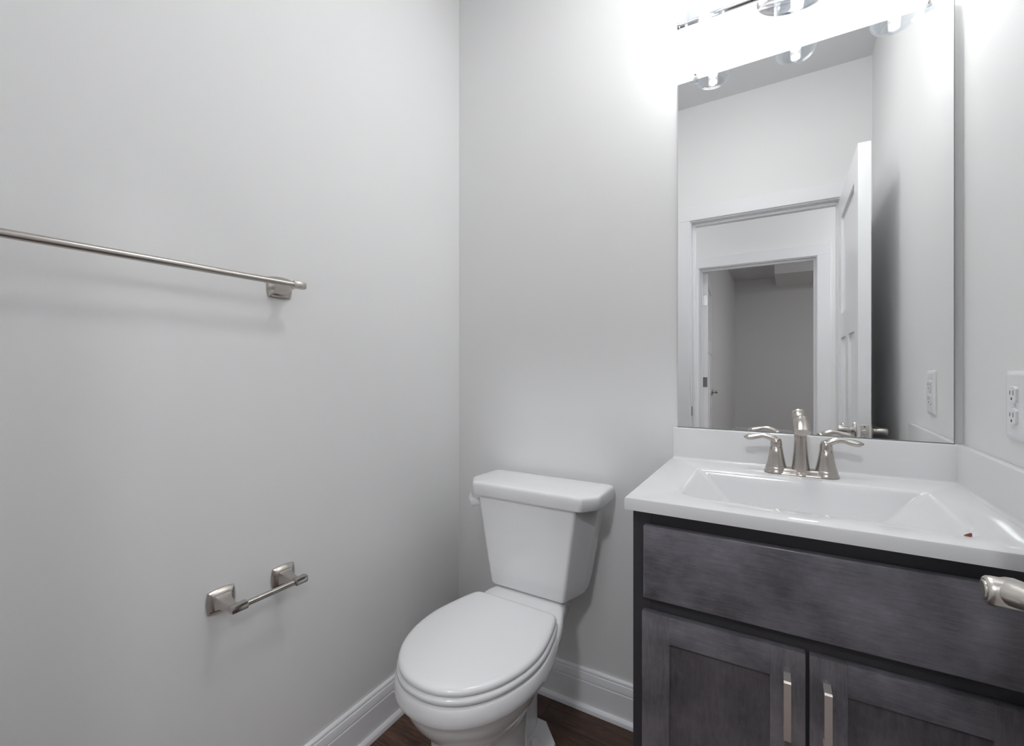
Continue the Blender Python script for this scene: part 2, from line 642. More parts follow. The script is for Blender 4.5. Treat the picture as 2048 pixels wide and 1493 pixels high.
h = bpy.data.objects.new('door_handle', None)
C.objects.link(h)
h.parent = d1
LX, LZ = leaf_w - 0.0575, 0.8885
lever_set(h, LX, LZ, 1, 0.0)
h2 = bpy.data.objects.new('door_handle', None)
C.objects.link(h2)
h2.parent = d1
lever_set(h2, LX, LZ, -1, -TH)
bm = nbm()
add_box(bm, leaf_w - 0.0004, leaf_w + 0.0012, -TH / 2 - 0.0125, -TH / 2 + 0.0125, LZ - 0.0275, LZ + 0.0275, 0.0008, 1)
lathe(bm, [(0.009, leaf_w), (0.009, leaf_w + 0.0035), (0.0075, leaf_w + 0.0045)], 20, 'X', (0, -TH / 2, LZ))
lp = lpart('latch_plate', bm, 'satin', d1, 'brushed metal latch plate in the door edge')
bm = nbm()
for dz in (-0.0205, 0.0205):
    lathe(bm, [(0.003, leaf_w + 0.001), (0.003, leaf_w + 0.002)], 12, 'X', (0, -TH / 2, LZ + dz))
lpart('screw', bm, 'dark_metal', lp)
for z in (0.25, 1.05, 1.75):
    bm = nbm()
    lathe(bm, [(0.0065, z - 0.044), (0.0065, z + 0.044)], 14, 'Z', (0.004, -TH - 0.0062, 0))
    lpart('hinge', bm, 'nickel', d1)

# door across the hall, swung into the dim room
d2 = bpy.data.objects.new('door_2', None)
C.objects.link(d2)
TH2 = 0.042
d2.location = (HX0 + 0.004, HWY - 0.004, 0)
d2.rotation_euler = (0, 0, math.radians(-90 - 5.5))
tag(d2, 'white three-panel door standing open in the dim room across the hall', 'door', kind='structure')
bm = door_leaf(0.80, 0.012, 1.966, TH2)
lpart('door_leaf', bm, 'trim', d2, angle=25)
for side, y0 in ((1, TH2), (-1, 0.0)):
    hh = bpy.data.objects.new('door_handle', None)
    C.objects.link(hh)
    hh.parent = d2
    lever_set(hh, 0.74, 0.895, side, y0)
for z, mm in ((0.25, 'dark_metal'), (1.012, 'dark_metal'), (1.725, 'chrome')):  # glint on the upper hinge put in as brighter metal, the others dark
    bm = nbm()
    add_box(bm, -0.0016, 0.0002, 0.001, TH2 - 0.004, z - 0.043, z + 0.043, 0.0006, 1)
    lathe(bm, [(0.006, z - 0.044), (0.006, z + 0.044)], 14, 'Z', (-0.004, 0.0, 0))
    lpart('hinge', bm, mm, d2)

# ------------------------------------------------------------------ vanity light over the mirror
vl = thing('vanity_light', 'polished nickel three-light bar with clear glass shades above the mirror', 'light fixture', (1.118, 0, 2.115))
LC = 1.118
BZ = 2.114
bm = nbm()
lathe(bm, [(1.0, 0.0), (1.0, -0.012), (0.97, -0.017), (0.90, -0.020)], 56, 'Y', (LC, 0, BZ + 0.002), sx=0.094, sy=0.055)
part('backplate', bm, 'chrome', vl)
bm = nbm()
lathe(bm, [(0.011, -0.018), (0.011, -0.047)], 20, 'Y', (LC, 0, BZ))
part('stem', bm, 'chrome', vl)
bm = nbm()
lathe(bm, [(0.0098, -0.292), (0.0108, -0.291), (0.0108, -0.286), (0.0085, -0.285), (0.0085, 0.285), (0.0108, 0.286), (0.0108, 0.291), (0.0098, 0.292)], 20, 'X', (LC, -0.047, BZ))
part('bar', bm, 'chrome', vl)
SHX = (0.904, 1.118, 1.332)
SHY, SHB = -0.094, 1.998
first = {}


def shade_assembly(x):
    """one lamp of the fixture, in world coordinates"""
    bm = nbm()
    tube(bm, bezier((x, -0.047, BZ + 0.004), (x, -0.047, BZ + 0.05), (x, SHY + 0.01, BZ + 0.075), (x, SHY, BZ + 0.064), 10), 0.0065, 14)
    lathe(bm, [(0.020, 2.128), (0.0215, 2.131), (0.0215, 2.166), (0.030, 2.170), (0.030, 2.176), (0.012, 2.182), (0.008, 2.184)], 28, 'Z', (x, SHY, 0))
    so = part('socket', bm, 'chrome', vl)
    # glass jar: rounded closed bottom, straight wall, shoulder up to the fitter
    R = 0.0500
    prof = []
    for i in range(9):
        a = PI / 2 * i / 8
        prof.append((R - 0.024 + 0.024 * math.sin(a), SHB + 0.024 - 0.024 * math.cos(a)))
    outer = [(0.0005, SHB - 0.0005), (0.014, SHB - 0.0003)] + prof + [(R, 2.125), (R - 0.003, 2.140), (R - 0.010, 2.152), (0.030, 2.160), (0.0285, 2.168)]
    inner = [(max(r - 0.0026, 0.0005), z + (0.0026 if z < 2.03 else -0.001)) for r, z in outer]
    bm = nbm()
    rings = outer + inner[::-1]
    lathe(bm, rings, 40, 'Z', (x, SHY, 0), cap=False)
    sh = part('shade', bm, 'glass', vl, 'clear glass jar shade')
    bm = nbm()
    lathe(bm, [(0.0005, 2.0165), (0.005, 2.0170), (0.0095, 2.0192), (0.0125, 2.0238), (0.0135, 2.030), (0.0135, 2.085), (0.0125, 2.096), (0.0115, 2.104), (0.0115, 2.130)], 24, 'Z', (x, SHY, 0))
    bu = part('bulb', bm, 'bulb', vl, 'lit tubular bulb')
    ld = bpy.data.lights.new('filament_light', 'POINT')
    ld.energy = BULB
    ld.color = (1.0, 0.985, 0.97)
    ld.shadow_soft_size = 0.012
    lo_ = bpy.data.objects.new('filament_light', ld)
    C.objects.link(lo_)
    lo_.parent = bu
    lo_.location = Vector((x, SHY, 2.058)) - vl.location
    return so, sh, bu


trio = shade_assembly(SHX[0])
for x in SHX[1:]:
    for o in trio:
        dup(o, vl, (x - SHX[0], 0, 0))

# ------------------------------------------------------------------ added fill lights, out of view, shaped as ceiling fittings
def fill_lamp(x, y, r, mname, label):
    t = thing('ceiling_light', label, 'light fixture', (x, y, H))
    bm = nbm()
    lathe(bm, [(r + 0.012, 0.0), (r + 0.012, -0.03), (r, -0.035)], 40, 'Z')
    lpart('housing', bm, 'nickel', t)
    bm = nbm()
    lathe(bm, [(r * 0.98, -0.0352), (r * 0.9, -0.055), (r * 0.6, -0.072), (r * 0.2, -0.080)], 40, 'Z')
    lpart('diffuser', bm, mname, t)


fill_lamp(0.88, -0.50, 0.15, 'bath_diffuser', 'round flush ceiling light in the middle of the bathroom')
fill_lamp(-0.65, -2.1, 0.17, 'hall_diffuser', 'round flush ceiling light at the left end of the hallway')
fill_lamp(2.15, -2.1, 0.17, 'hall_diffuser', 'round flush ceiling light at the right end of the hallway')
fill_lamp(2.6, -4.6, 0.17, 'far_diffuser', 'round flush ceiling light in the dim room across the hall')

sp = thing('recessed_spotlight', 'recessed eyeball spotlight in the hallway ceiling turned towards the bathroom', 'light fixture', (1.0, -2.52, H))  # added spot to brighten the vanity front, toilet and lower walls
bm = nbm()
lathe(bm, [(0.060, -0.030), (0.085, -0.012), (0.095, -0.006), (0.095, 0.0), (0.075, 0.0), (0.056, -0.026)], 36, 'Z', cap=False)
lpart('trim_ring', bm, 'plate', sp)
sd = bpy.data.lights.new('spot_lamp', 'SPOT')
sd.energy = SPOT
sd.color = (0.93, 0.965, 1.0)
sd.spot_size = math.radians(62)
sd.spot_blend = 0.8
sd.shadow_soft_size = 0.13
so_ = bpy.data.objects.new('spot_lamp', sd)
C.objects.link(so_)
so_.parent = sp
so_.location = (0, 0, -0.045)
so_.rotation_euler = (Vector((0.62, -0.55, 0.35)) - Vector((1.0, -2.52, H - 0.045))).to_track_quat('-Z', 'Y').to_euler()

# ------------------------------------------------------------------ wall mirror (hung a hair off parallel to the wall)
MX0, MX1, MZ0, MZ1 = 0.8188, 1.4274, 0.9492, 1.9741
TILT = 0.0117
mr = thing('wall_mirror', 'large frameless rectangular mirror standing on the vanity backsplash', 'mirror', (1.123, -0.0085, MZ0), -TILT)
hw = (MX1 - MX0) / 2
bm = nbm()
lo, hi = 0.0, MZ1 - MZ0
bvl = 0.004
# polished front pane with a narrow bevelled edge
ring0 = [Vector((-hw, 0.0012, lo)), Vector((hw, 0.0012, lo)), Vector((hw, 0.0012, hi)), Vector((-hw, 0.0012, hi))]
ring1 = [Vector((-hw + bvl * .4, 0, lo + bvl * .4)), Vector((hw - bvl * .4, 0, lo + bvl * .4)), Vector((hw - bvl * .4, 0, hi - bvl * .4)), Vector((-hw + bvl * .4, 0, hi - bvl * .4))]
loft(bm, [ring0, ring1], cap0=False, cap1=True)
lpart('mirror_glass', bm, 'mirror', mr, smooth=False)
lpart('glass_edge', box(-hw, hw, 0.0013, 0.0042, lo, hi), 'mirror_edge', mr, 'dark ground edge of the pane', smooth=False)


bm = nbm()  # dark reflection in the polished pane edge, put in as dark strips
add_box(bm, -hw, hw, -0.0006, 0.0012, lo, lo + 0.0022)
add_box(bm, hw - 0.0020, hw, -0.0006, 0.0012, lo, hi)
lpart('edge_strip', bm, 'mirror_edge', mr, 'thin dark edging along the bottom and right of the pane', smooth=False)


def mirror_clip(x, y, label):
    t = thing('mirror_clip', label, 'clip', (x, 0, MZ1), group=None)
    bm = nbm()
    pr = [(0.0, 0.024), (-0.004, 0.024), (-0.006, 0.020), (-0.007, 0.006), (y - 0.0035, 0.003), (y - 0.005, 0.0), (y - 0.005, -0.011), (y - 0.003, -0.0125), (y - 0.0010, -0.0125), (y - 0.0010, 0.0008), (0.0, 0.0008)]
    prism(bm, pr, 'X', -0.0075, 0.0075)
    bmesh.ops.bevel(bm, geom=bm.edges[:], offset=0.0006, segments=1, affect='EDGES')
    lpart('clip_body', bm, 'clip', t)
    bm = nbm()
    lathe(bm, [(0.0035, -0.0065), (0.0035, -0.0075), (0.002, -0.0082)], 12, 'Y', (0, 0, 0.013))
    lpart('screw', bm, 'dark_metal', t)


mirror_clip(0.869, -0.0060, 'clear plastic clip on the top edge of the mirror, left end')
mirror_clip(1.384, -0.0120, 'clear plastic clip on the top edge of the mirror, right end')

# ------------------------------------------------------------------ vanity cabinet
VX0, VX1 = 0.811, W - 0.001
FY = -0.4625                             # face frame plane
DY = -0.4815                             # front of doors and drawer
CT = 0.834                               # cabinet top
vc = thing('vanity_cabinet', 'dark-stained wooden vanity cabinet under the white sink top', 'cabinet', ((VX0 + VX1) / 2, -0.23, 0))
bm = nbm()
add_box(bm, VX0, VX0 + 0.016, FY, -0.001, 0.0, CT)
add_box(bm, VX1 - 0.016, VX1, FY, -0.001, 0.0, CT)
add_box(bm, VX0, VX1, -0.012, -0.001, 0.0, CT - 0.001)
add_box(bm, VX0 + 0.016, VX1 - 0.016, FY + 0.002, -0.012, 0.10, 0.115)
add_box(bm, VX0 + 0.016, VX1 - 0.016, FY + 0.07, FY + 0.085, 0.0, 0.10)
part('carcass', bm, 'wood_frame', vc, smooth=False)
bm = nbm()
add_box(bm, VX0, 0.850, FY - 0.0008, FY + 0.018, 0.10, CT, 0.0006, 1)
add_box(bm, 1.395, VX1, FY - 0.0008, FY + 0.018, 0.10, CT, 0.0006, 1)
add_box(bm, 0.850, 1.395, FY - 0.0006, FY + 0.018, 0.788, CT)
add_box(bm, 0.850, 1.395, FY - 0.0006, FY + 0.018, 0.605, 0.665)
add_box(bm, 0.850, 1.395, FY - 0.0006, FY + 0.018, 0.10, 0.14)
add_box(bm, 1.105, 1.138, FY - 0.0006, FY + 0.018, 0.14, 0.605)
part('face_frame', bm, 'wood_frame', vc, smooth=False)
part('drawer_front', box(0.8365, 1.404, DY, FY - 0.001, 0.6505, 0.8005, 0.003, 3), 'wood_h', vc)


def shaker_door(x0, x1, z0, z1, handle_x):
    st = 0.055
    y0, y1 = DY, FY - 0.001
    b = 0.0022
    d = part('cabinet_door', box(x0 + st - 0.004, x1 - st + 0.004, y0 + 0.0085, y1 - 0.002, z0 + st - 0.004, z1 - st + 0.004), 'wood_panel', vc)
    for xa in (x0, x1 - st):
        part('door_stile', box(xa, xa + st, y0, y1, z0, z1, b, 2), 'wood_v', d)
    for za in (z0, z1 - st):
        part('door_rail', box(x0 + st - 0.002, x1 - st + 0.002, y0 + 0.0002, y1, za, za + st, b, 2), 'wood_h', d)
    # flat strap pull: two short posts and a face bar
    bm = nbm()
    hw_, yf, zt, zb = 0.0055, -0.5125, 0.5835, 0.4785
    poly = [(y0, zt - 0.001), (yf + 0.003, zt - 0.0005), (yf, zt - 0.003), (yf, zb + 0.003), (yf + 0.003, zb + 0.0005), (y0, zb + 0.001), (y0, zb + 0.008), (yf + 0.0065, zb + 0.0075), (yf + 0.0045, zb + 0.0095), (yf + 0.0045, zt - 0.0095), (yf + 0.0065, zt - 0.0075), (y0, zt - 0.008)]
    prism(bm, poly, 'X', handle_x - hw_, handle_x + hw_)
    part('door_pull', bm, 'satin', d, 'satin nickel strap pull', angle=40)
    return d


shaker_door(0.8335, 1.1180, 0.115, 0.6235, 1.0900)
shaker_door(1.1230, 1.4075, 0.115, 0.6235, 1.1480)

# ------------------------------------------------------------------ vanity top with integral basin
ZC = 0.859
CX0, CX1, CY0, CY1 = 0.804, W - 0.0008, -0.5035, -0.0008
vt = thing('washbasin', 'glossy white one-piece sink top with rectangular basin and backsplash', 'sink', ((CX0 + CX1) / 2, -0.25, CT))
bx0, bx1, by0, by1 = 0.890, 1.359, -0.437, -0.136
NB = 8
rings = []


def basin_ring(tx0, tx1, ty0, ty1, r, z):
    rb = 0.012 + 0.15 * max(0.0, 0.05 - r)          # crisp back corners, broad front ones
    return rrect(bx0 + tx0, bx1 - tx1, by0 + ty0, by1 - ty1, (rb, rb, r, r), z, NB)


R0 = basin_ring(0, 0, 0, 0, 0.055, ZC)
RR = [R0]
RR.append(basin_ring(0.004, 0.004, 0.004, 0.003, 0.052, ZC - 0.0009))
RR.append(basin_ring(0.008, 0.008, 0.008, 0.006, 0.049, ZC - 0.0034))
RR.append(basin_ring(0.012, 0.012, 0.011, 0.008, 0.046, ZC - 0.0072))
for k in range(1, 8):
    t = k / 7
    RR.append(basin_ring(0.012 + 0.078 * t, 0.012 + 0.078 * t, 0.011 + 0.03 * t, 0.008 + 0.022 * t, 0.046 - 0.026 * t, ZC - 0.0072 - 0.086 * t))
RR.append(basin_ring(0.098, 0.098, 0.050, 0.040, 0.020, ZC - 0.0990))
RR.append(basin_ring(0.112, 0.112, 0.066, 0.056, 0.018, ZC - 0.1025))
RR.append(basin_ring(0.20, 0.20, 0.130, 0.130, 0.015, ZC - 0.1060))
bm = nbm()


def outer_map(i, inset, z):
    q = i // (NB + 1)
    cx, cy = ((CX1, CY1), (CX0, CY1), (CX0, CY0), (CX1, CY0))[q]
    ix = inset if cx == CX0 else 0.0
    iy = inset if cy == CY0 else 0.0
    return Vector((cx + ix, cy + iy, z))


n0 = len(R0)
e = 0.003
OR = [[outer_map(i, ins, z) for i in range(n0)] for ins, z in ((0.0035, ZC), (0.0012, ZC - 0.0010), (0.0, ZC - 0.0035), (0.0, CT))]
under = rrect(bx0 - 0.012, bx1 + 0.012, by0 - 0.012, by1 + 0.012, 0.055, CT, NB)
loft(bm, [under] + OR[::-1] + RR, cap0=False, cap1=True)
bmesh.ops.remove_doubles(bm, verts=bm.verts[:], dist=1e-6)
part('basin_top', bm, 'marble', vt, angle=40)
# backsplash with a small cove at its foot
cv = 0.007
SP = 0.0195


def splash_profile(d0, s):
    p = [(d0, ZC - 0.001), (d0 + s * (SP + cv), ZC - 0.001), (d0 + s * (SP + cv), ZC + 0.0003)]
    for i in range(1, 6):
        a = PI / 2 * i / 6
        p.append((d0 + s * (SP + cv - cv * math.sin(a)), ZC + cv - cv * math.cos(a)))
    p += [(d0 + s * SP, ZC + cv), (d0 + s * SP, 0.9462), (d0 + s * (SP - 0.0008), 0.9480), (d0 + s * (SP - 0.0026), 0.9488), (d0, 0.9488)]
    return p


bm = nbm()
prism(bm, splash_profile(-0.0008, -1), 'X', 0.8095, W - 0.001)
part('backsplash', bm, 'marble', vt, angle=28)
SP = 0.0140
bm = nbm()
prism(bm, splash_profile(W - 0.0008, -1), 'Y', -0.5025, -0.0203)
part('side_splash', bm, 'marble', vt, angle=28)
bm = nbm()
lathe(bm, [(0.0225, 0.0), (0.0225, 0.0025), (0.019, 0.0035), (0.017, 0.001), (0.0, 0.001)], 28, 'Z', ((bx0 + bx1) / 2, -0.285, ZC - 0.1061))
part('drain', bm, 'nickel', vt, 'brushed metal drain ring')

# chip of debris lying on the rim
chip = nbm()
pts = [(-0.0055, -0.001, 0), (0.0015, -0.003, 0), (0.005, 0.0005, 0), (0.0025, 0.0034, 0)]
vb = [chip.verts.new(p) for p in pts]
vtp = [chip.verts.new((p[0] * 0.8 + 0.001, p[1] * 0.7, 0.0022 + 0.0028 * (p[0] > 0))) for p in pts]
chip.faces.new(vb[::-1])
chip.faces.new(vtp)
for i in range(4):
    j = (i + 1) % 4
    chip.faces.new((vb[i], vb[j], vtp[j], vtp[i]))
o = finish('wood_chip', chip, 'debris', smooth=False)
o.location = (1.333, -0.447, ZC + 0.0002)
tag(o, 'tiny red-brown chip lying on the front right rim of the sink', 'debris')

# ------------------------------------------------------------------ faucet
FX, FYC = 1.1255, -0.088
fc = thing('faucet', 'brushed nickel two-handle centerset faucet behind the basin', 'faucet', (FX, FYC, ZC))
# base: long rounded plate, pinched and lower in the middle
bm = nbm()


def base_ring(k, z):
    pts_ = []
    n = 56
    for i in range(n):
        a = 2 * PI * i / n
        c, s = math.cos(a), math.sin(a)
        x = math.copysign(abs(c) ** 0.62, c) * (0.0795 - k)
        wv = (0.0272 - k) * (0.86 + 0.14 * min(1.0, abs(x) / 0.055))
        y = math.copysign(abs(s) ** 0.75, s) * wv
        pts_.append(Vector((x, y, z)))
    return pts_


def lifted(r, f):
    for p in r:
        t = min(1.0, abs(p.x) / 0.052)
        t = t * t * (3 - 2 * t)
        p.z *= (1 - f) + f * t
    return r


rg = [base_ring(0, 0), base_ring(0.0, 0.003), base_ring(0.0025, 0.005), lifted(base_ring(0.006, 0.0095), 0.05), lifted(base_ring(0.0095, 0.0150), 0.14), lifted(base_ring(0.0120, 0.0160), 0.16)]
loft(bm, rg)
for s in (-1, 1):
    lathe(bm, [(0.0275, 0.002), (0.0272, 0.0045), (0.0255, 0.0080), (0.0243, 0.0120), (0.0238, 0.0160), (0.0230, 0.0168)], 36, 'Z', (s * 0.0522, 0, 0))
lathe(bm, [(0.0262, 0.002), (0.0255, 0.0045), (0.0225, 0.0075), (0.0208, 0.0100), (0.0205, 0.0105)], 36, 'Z')
lpart('base', bm, 'nickel', fc, angle=50)
# spout: flared column that leans into a forward-reaching hooded spout
bm = nbm()
lathe(bm, [(0.0195, 0.0095), (0.0193, 0.018), (0.0175, 0.034), (0.0155, 0.055), (0.0142, 0.075), (0.0135, 0.094)], 32, 'Z')
lpart('column', bm, 'nickel', fc, angle=50)
bm = nbm()
path = bezier((0, 0.004, 0.088), (0, 0.012, 0.140), (0, -0.030, 0.158), (0, -0.094, 0.116), 22)
rad = []
for i in range(len(path)):
    t = i / (len(path) - 1)
    a = 0.0136 + 0.0034 * math.sin(min(1, t * 1.15) * PI / 2)
    b = 0.0136 - 0.0045 * t
    rad.append((a, b))
tube(bm, path, rad, 28, up=Vector((0, 0.35, 1)))
lpart('spout', bm, 'nickel', fc, angle=50)
bm = nbm()
for s in (-1, 1):
    hx_ = s * 0.0522
    bm = nbm()
    lathe(bm, [(0.0226, 0.0160), (0.0226, 0.0172), (0.0222, 0.0185), (0.0195, 0.030), (0.0160, 0.050), (0.0138, 0.0655), (0.0125, 0.0665), (0.0125, 0.0675)], 32, 'Z', (hx_, 0, 0))
    hb = lpart('handle_body', bm, 'nickel', fc, angle=50)
    bm = nbm()
    lathe(bm, [(0.0132, 0.0675), (0.0134, 0.0690), (0.0130, 0.0780), (0.0110, 0.0850), (0.0060, 0.0885)], 28, 'Z', (hx_, 0, 0))
    pth = bezier((hx_ - s * 0.006, 0, 0.0765), (hx_ + s * 0.012, 0, 0.0905), (hx_ + s * 0.024, 0, 0.0945), (hx_ + s * 0.040, 0, 0.0905), 8) + \
        bezier((hx_ + s * 0.040, 0, 0.0905), (hx_ + s * 0.052, 0, 0.0875), (hx_ + s * 0.062, 0, 0.0840), (hx_ + s * 0.0735, 0, 0.0865), 8)[1:]
    rd = []
    for i in range(len(pth)):
        t = i / (len(pth) - 1)
        a = 0.0108 - 0.003 * math.sin(t * PI) ** 2 if t < 0.5 else 0.0078 + 0.0035 * math.sin((t - 0.5) * PI)
        if t > 0.86:
            a *= max(0.25, math.sqrt(max(0, 1 - ((t - 0.86) / 0.145) ** 2)))
        b = 0.0092 - 0.0038 * min(1, t * 1.7) + (0.0022 * math.sin((t - 0.45) / 0.55 * PI) if t > 0.45 else 0)
        if t > 0.9:
            b *= max(0.3, 1 - (t - 0.9) * 7)
        rd.append((a, b))
    tube(bm, pth, rd, 18)
    lpart('handle_lever', bm, 'nickel', hb, angle=60)

# ------------------------------------------------------------------ towel bar and paper holder on the left wall
def wall_post(parent, y, z, hy_, hz, reach, bar_z, cap0, cap1, name='post'):
    """flared square post: base plate on the wall x=0, concave neck, and a squared end block along y"""
    def ring(x, a, b, bow, zc):
        """square ring with gently bowed sides"""
        out = []
        n = 8
        cs = [(-1, -1), (1, -1), (1, 1), (-1, 1)]
        for q in range(4):
            p0, p1 = cs[q], cs[(q + 1) % 4]
            for i in range(n):
                t = i / n
                u = p0[0] + (p1[0] - p0[0]) * t
                w = p0[1] + (p1[1] - p0[1]) * t
                k = 1 + bow * (1 - (2 * t - 1) ** 2)
                nx = 0 if p0[0] != p1[0] else p0[0]
                nz = 0 if p0[1] != p1[1] else p0[1]
                uu = u * a + (nx * a * (k - 1))
                ww = w * b + (nz * b * (k - 1))
                out.append(Vector((x, y + uu, zc + ww)))
        return out
    bm = nbm()
    R_ = []
    R_.append(ring(0.0, hy_, hz, 0.13, z))
    R_.append(ring(0.0035, hy_, hz, 0.13, z))
    R_.append(ring(0.0050, hy_ * 0.965, hz * 0.965, 0.13, z))
    R_.append(ring(0.0120, hy_ * 0.66, hz * 0.66, 0.10, z))
    R_.append(ring(0.0122, hy_ * 0.63, hz * 0.63, 0.08, z))
    for k in range(1, 8):
        t = k / 7
        f = 0.62 - 0.34 * math.sin(t * PI / 2) ** 0.75
        R_.append(ring(0.0124 + (reach - 0.0124) * t, hy_ * f, hz * f * 0.92, 0.05, z + (bar_z - z) * t))
    loft(bm, R_)
    po = lpart(name, bm, 'nickel', parent, angle=28)
    bm = nbm()
    add_box(bm, reach - 0.0085, reach + 0.0085, cap0, cap1, bar_z - 0.0088, bar_z + 0.0088, 0.0038, 2)
    lpart('end_block', bm, 'nickel', po, angle=40)
    return po


tb = thing('towel_bar', 'long brushed nickel towel bar on the left wall', 'towel bar')
TBX, TBZ = 0.064, 1.3275
wall_post(tb, -0.741, 1.3245, 0.0285, 0.0245, TBX, TBZ, -0.7480, -0.7140)
wall_post(tb, -1.345, 1.3245, 0.0285, 0.0245, TBX, TBZ, -1.3720, -1.3380)
bm = nbm()
lathe(bm, [(0.0072, -1.340), (0.0072, -0.746)], 28, 'Y', (TBX, 0, TBZ))
lpart('bar', bm, 'nickel', tb)

tp = thing('toilet_paper_holder', 'empty brushed nickel paper holder with two posts on the left wall', 'toilet paper holder')
TPX, TPZ = 0.058, 0.6010
wall_post(tp, -0.8790, 0.6060, 0.0275, 0.0245, TPX, TPZ, -0.8890, -0.8520)
wall_post(tp, -0.7320, 0.6025, 0.0275, 0.0245, TPX, TPZ, -0.7400, -0.7055)
bm = nbm()
lathe(bm, [(0.0064, -0.853), (0.0064, -0.742), (0.0050, -0.7415), (0.0050, -0.738)], 28, 'Y', (TPX, 0, TPZ))
lpart('roller', bm, 'nickel', tp)


# ------------------------------------------------------------------ wall outlet, right wall
def duplex_outlet(x, yc, zc, label):
    t = thing('wall_outlet', label, 'outlet', (x, yc, zc))
    # local: plate faces -x
    hy_, hz = 0.0395, 0.0612
    def ring(d, k, r):
        return [Vector((-d, p.x, p.y)) for p in rrect(-hy_ + k, hy_ - k, -hz + k, hz - k, r, 0, 4)]
    bm = nbm()
    loft(bm, [ring(0, 0, 0.004), ring(0.003, 0, 0.004), ring(0.0055, 0.0035, 0.004), ring(0.0062, 0.009, 0.003), ring(0.0058, 0.0135, 0.003)])
    lpart('cover_plate', bm, 'plate', t, angle=30)
    for s in (-1, 1):
        zc_ = s * 0.0195
        bm = nbm()
        rg_ = []
        for d, k in ((0.004, 0), (0.0092, 0), (0.0100, 0.0008)):
            r_ = []
            for i in range(40):
                a = 2 * PI * i / 40
                r_.append(Vector((-d, max(-0.0140 + k, min(0.0140 - k, (0.0172 - k) * math.cos(a))), zc_ + max(-0.0145 + k, min(0.0145 - k, (0.0172 - k) * math.sin(a))))))
            rg_.append(r_)
        loft(bm, rg_)
        rc = lpart('receptacle', bm, 'plate', t, angle=30)
        bm = nbm()
        add_box(bm, -0.0103, -0.0095, -0.0075, -0.0058, zc_ - 0.001, zc_ + 0.0075)
        add_box(bm, -0.0103, -0.0095, 0.0053, 0.0070, zc_ - 0.0002, zc_ + 0.0067)
        lathe(bm, [(0.0024, -0.0103), (0.0024, -0.0095)], 12, 'X', (0, 0, zc_ - 0.0075))
        lpart('slot', bm, 'slot', rc, 'dark slots', smooth=False)
    bm = nbm()
    lathe(bm, [(0.003, -0.0050), (0.003, -0.0070), (0.002, -0.0076)], 12, 'X')
    lpart('screw', bm, 'plate', t)


duplex_outlet(W, -0.2805, 1.0570, 'white duplex outlet on the right wall above the side splash')

# light switch in the dim room
t = thing('light_switch', 'small white switch plate on the dim room wall behind the doorway', 'light switch', (XF0, -4.72, 1.30))
lpart('cover_plate', box(0, 0.006, -0.036, 0.036, -0.058, 0.058, 0.002, 2), 'plate', t)
lpart('toggle', box(0.005, 0.012, -0.012, 0.012, -0.022, 0.022, 0.002, 2), 'plate', t)

# ------------------------------------------------------------------ toilet
to = thing('toilet', 'white two-piece toilet with closed lid in the corner', 'toilet', (0.4125, 0, 0), math.radians(-1.0))
# local coords: x = 0 centreline, y from the back wall


def tank_ring(z, hw_, hf, y0, yf, ch, r=0.0075, off=0.0):
    """octagon-ish tank plan: back corners rounded, front corners chamfered; hw half width at sides, hf half width of the front face"""
    base = [(-hf, yf), (hf, yf), (hw_, yf + ch), (hw_ - 0.006, y0), (-hw_ + 0.006, y0), (-hw_, yf + ch)]
    rr = [0.016, 0.016, 0.016, 0.022, 0.022, 0.016]
    out = []
    n = len(base)
    for i in range(n):
        p = Vector((*base[i], 0))
        a = (Vector((*base[i - 1], 0)) - p).normalized()
        b = (Vector((*base[(i + 1) % n], 0)) - p).normalized()
        d = rr[i] if r is None else rr[i] * r / 0.012
        A, B = p + a * d, p + b * d
        for k in range(7):
            t_ = k / 6
            q = A * (1 - t_) ** 2 + p * 2 * t_ * (1 - t_) + B * t_ ** 2
            out.append(Vector((q.x + off, q.y, z)))
    return out


def tank_shrink(z, k, hw_, hf, y0, yf, ch, off=0.0):
    return tank_ring(z, hw_ - k, hf - k * 0.7, y0 - k, yf + k, ch, off=off)


TB_, TT_ = 0.425, 0.725
bm = nbm()
rg = []
for z, k in ((TB_, 0.016), (TB_ + 0.002, 0.009), (TB_ + 0.007, 0.003), (TB_ + 0.014, 0.0)):
    rg.append(tank_shrink(z, k, 0.157, 0.1285, -0.040, -0.200, 0.092, -0.0025))
for i in range(1, 9):
    t_ = i / 8
    s_ = t_
    z = TB_ + 0.014 + (TT_ - TB_ - 0.014) * t_
    rg.append(tank_ring(z, 0.157 + 0.053 * s_, 0.1285 + 0.0435 * s_, -0.040 + 0.012 * s_, -0.200 - 0.008 * s_, 0.092 + 0.006 * s_, off=-0.0025 - 0.003 * s_))
loft(bm, rg)
lpart('tank', bm, 'porcelain', to, angle=60)
bm = nbm()
LZ0, LZ1 = 0.7155, 0.7580
a_ = (0.2280, 0.1880, -0.024, -0.2225, 0.052)
rg = [tank_shrink(LZ0, 0.0030, *a_), tank_shrink(LZ0 + 0.003, 0.0008, *a_)]
for z, k in ((LZ1 - 0.010, 0.0), (LZ1 - 0.005, 0.0012), (LZ1 - 0.002, 0.0036), (LZ1 - 0.0004, 0.0075), (LZ1, 0.012), (LZ1 + 0.0012, 0.05)):
    rg.append(tank_shrink(z, k, *a_))
loft(bm, rg)
lpart('tank_lid', bm, 'porcelain', to, angle=50)
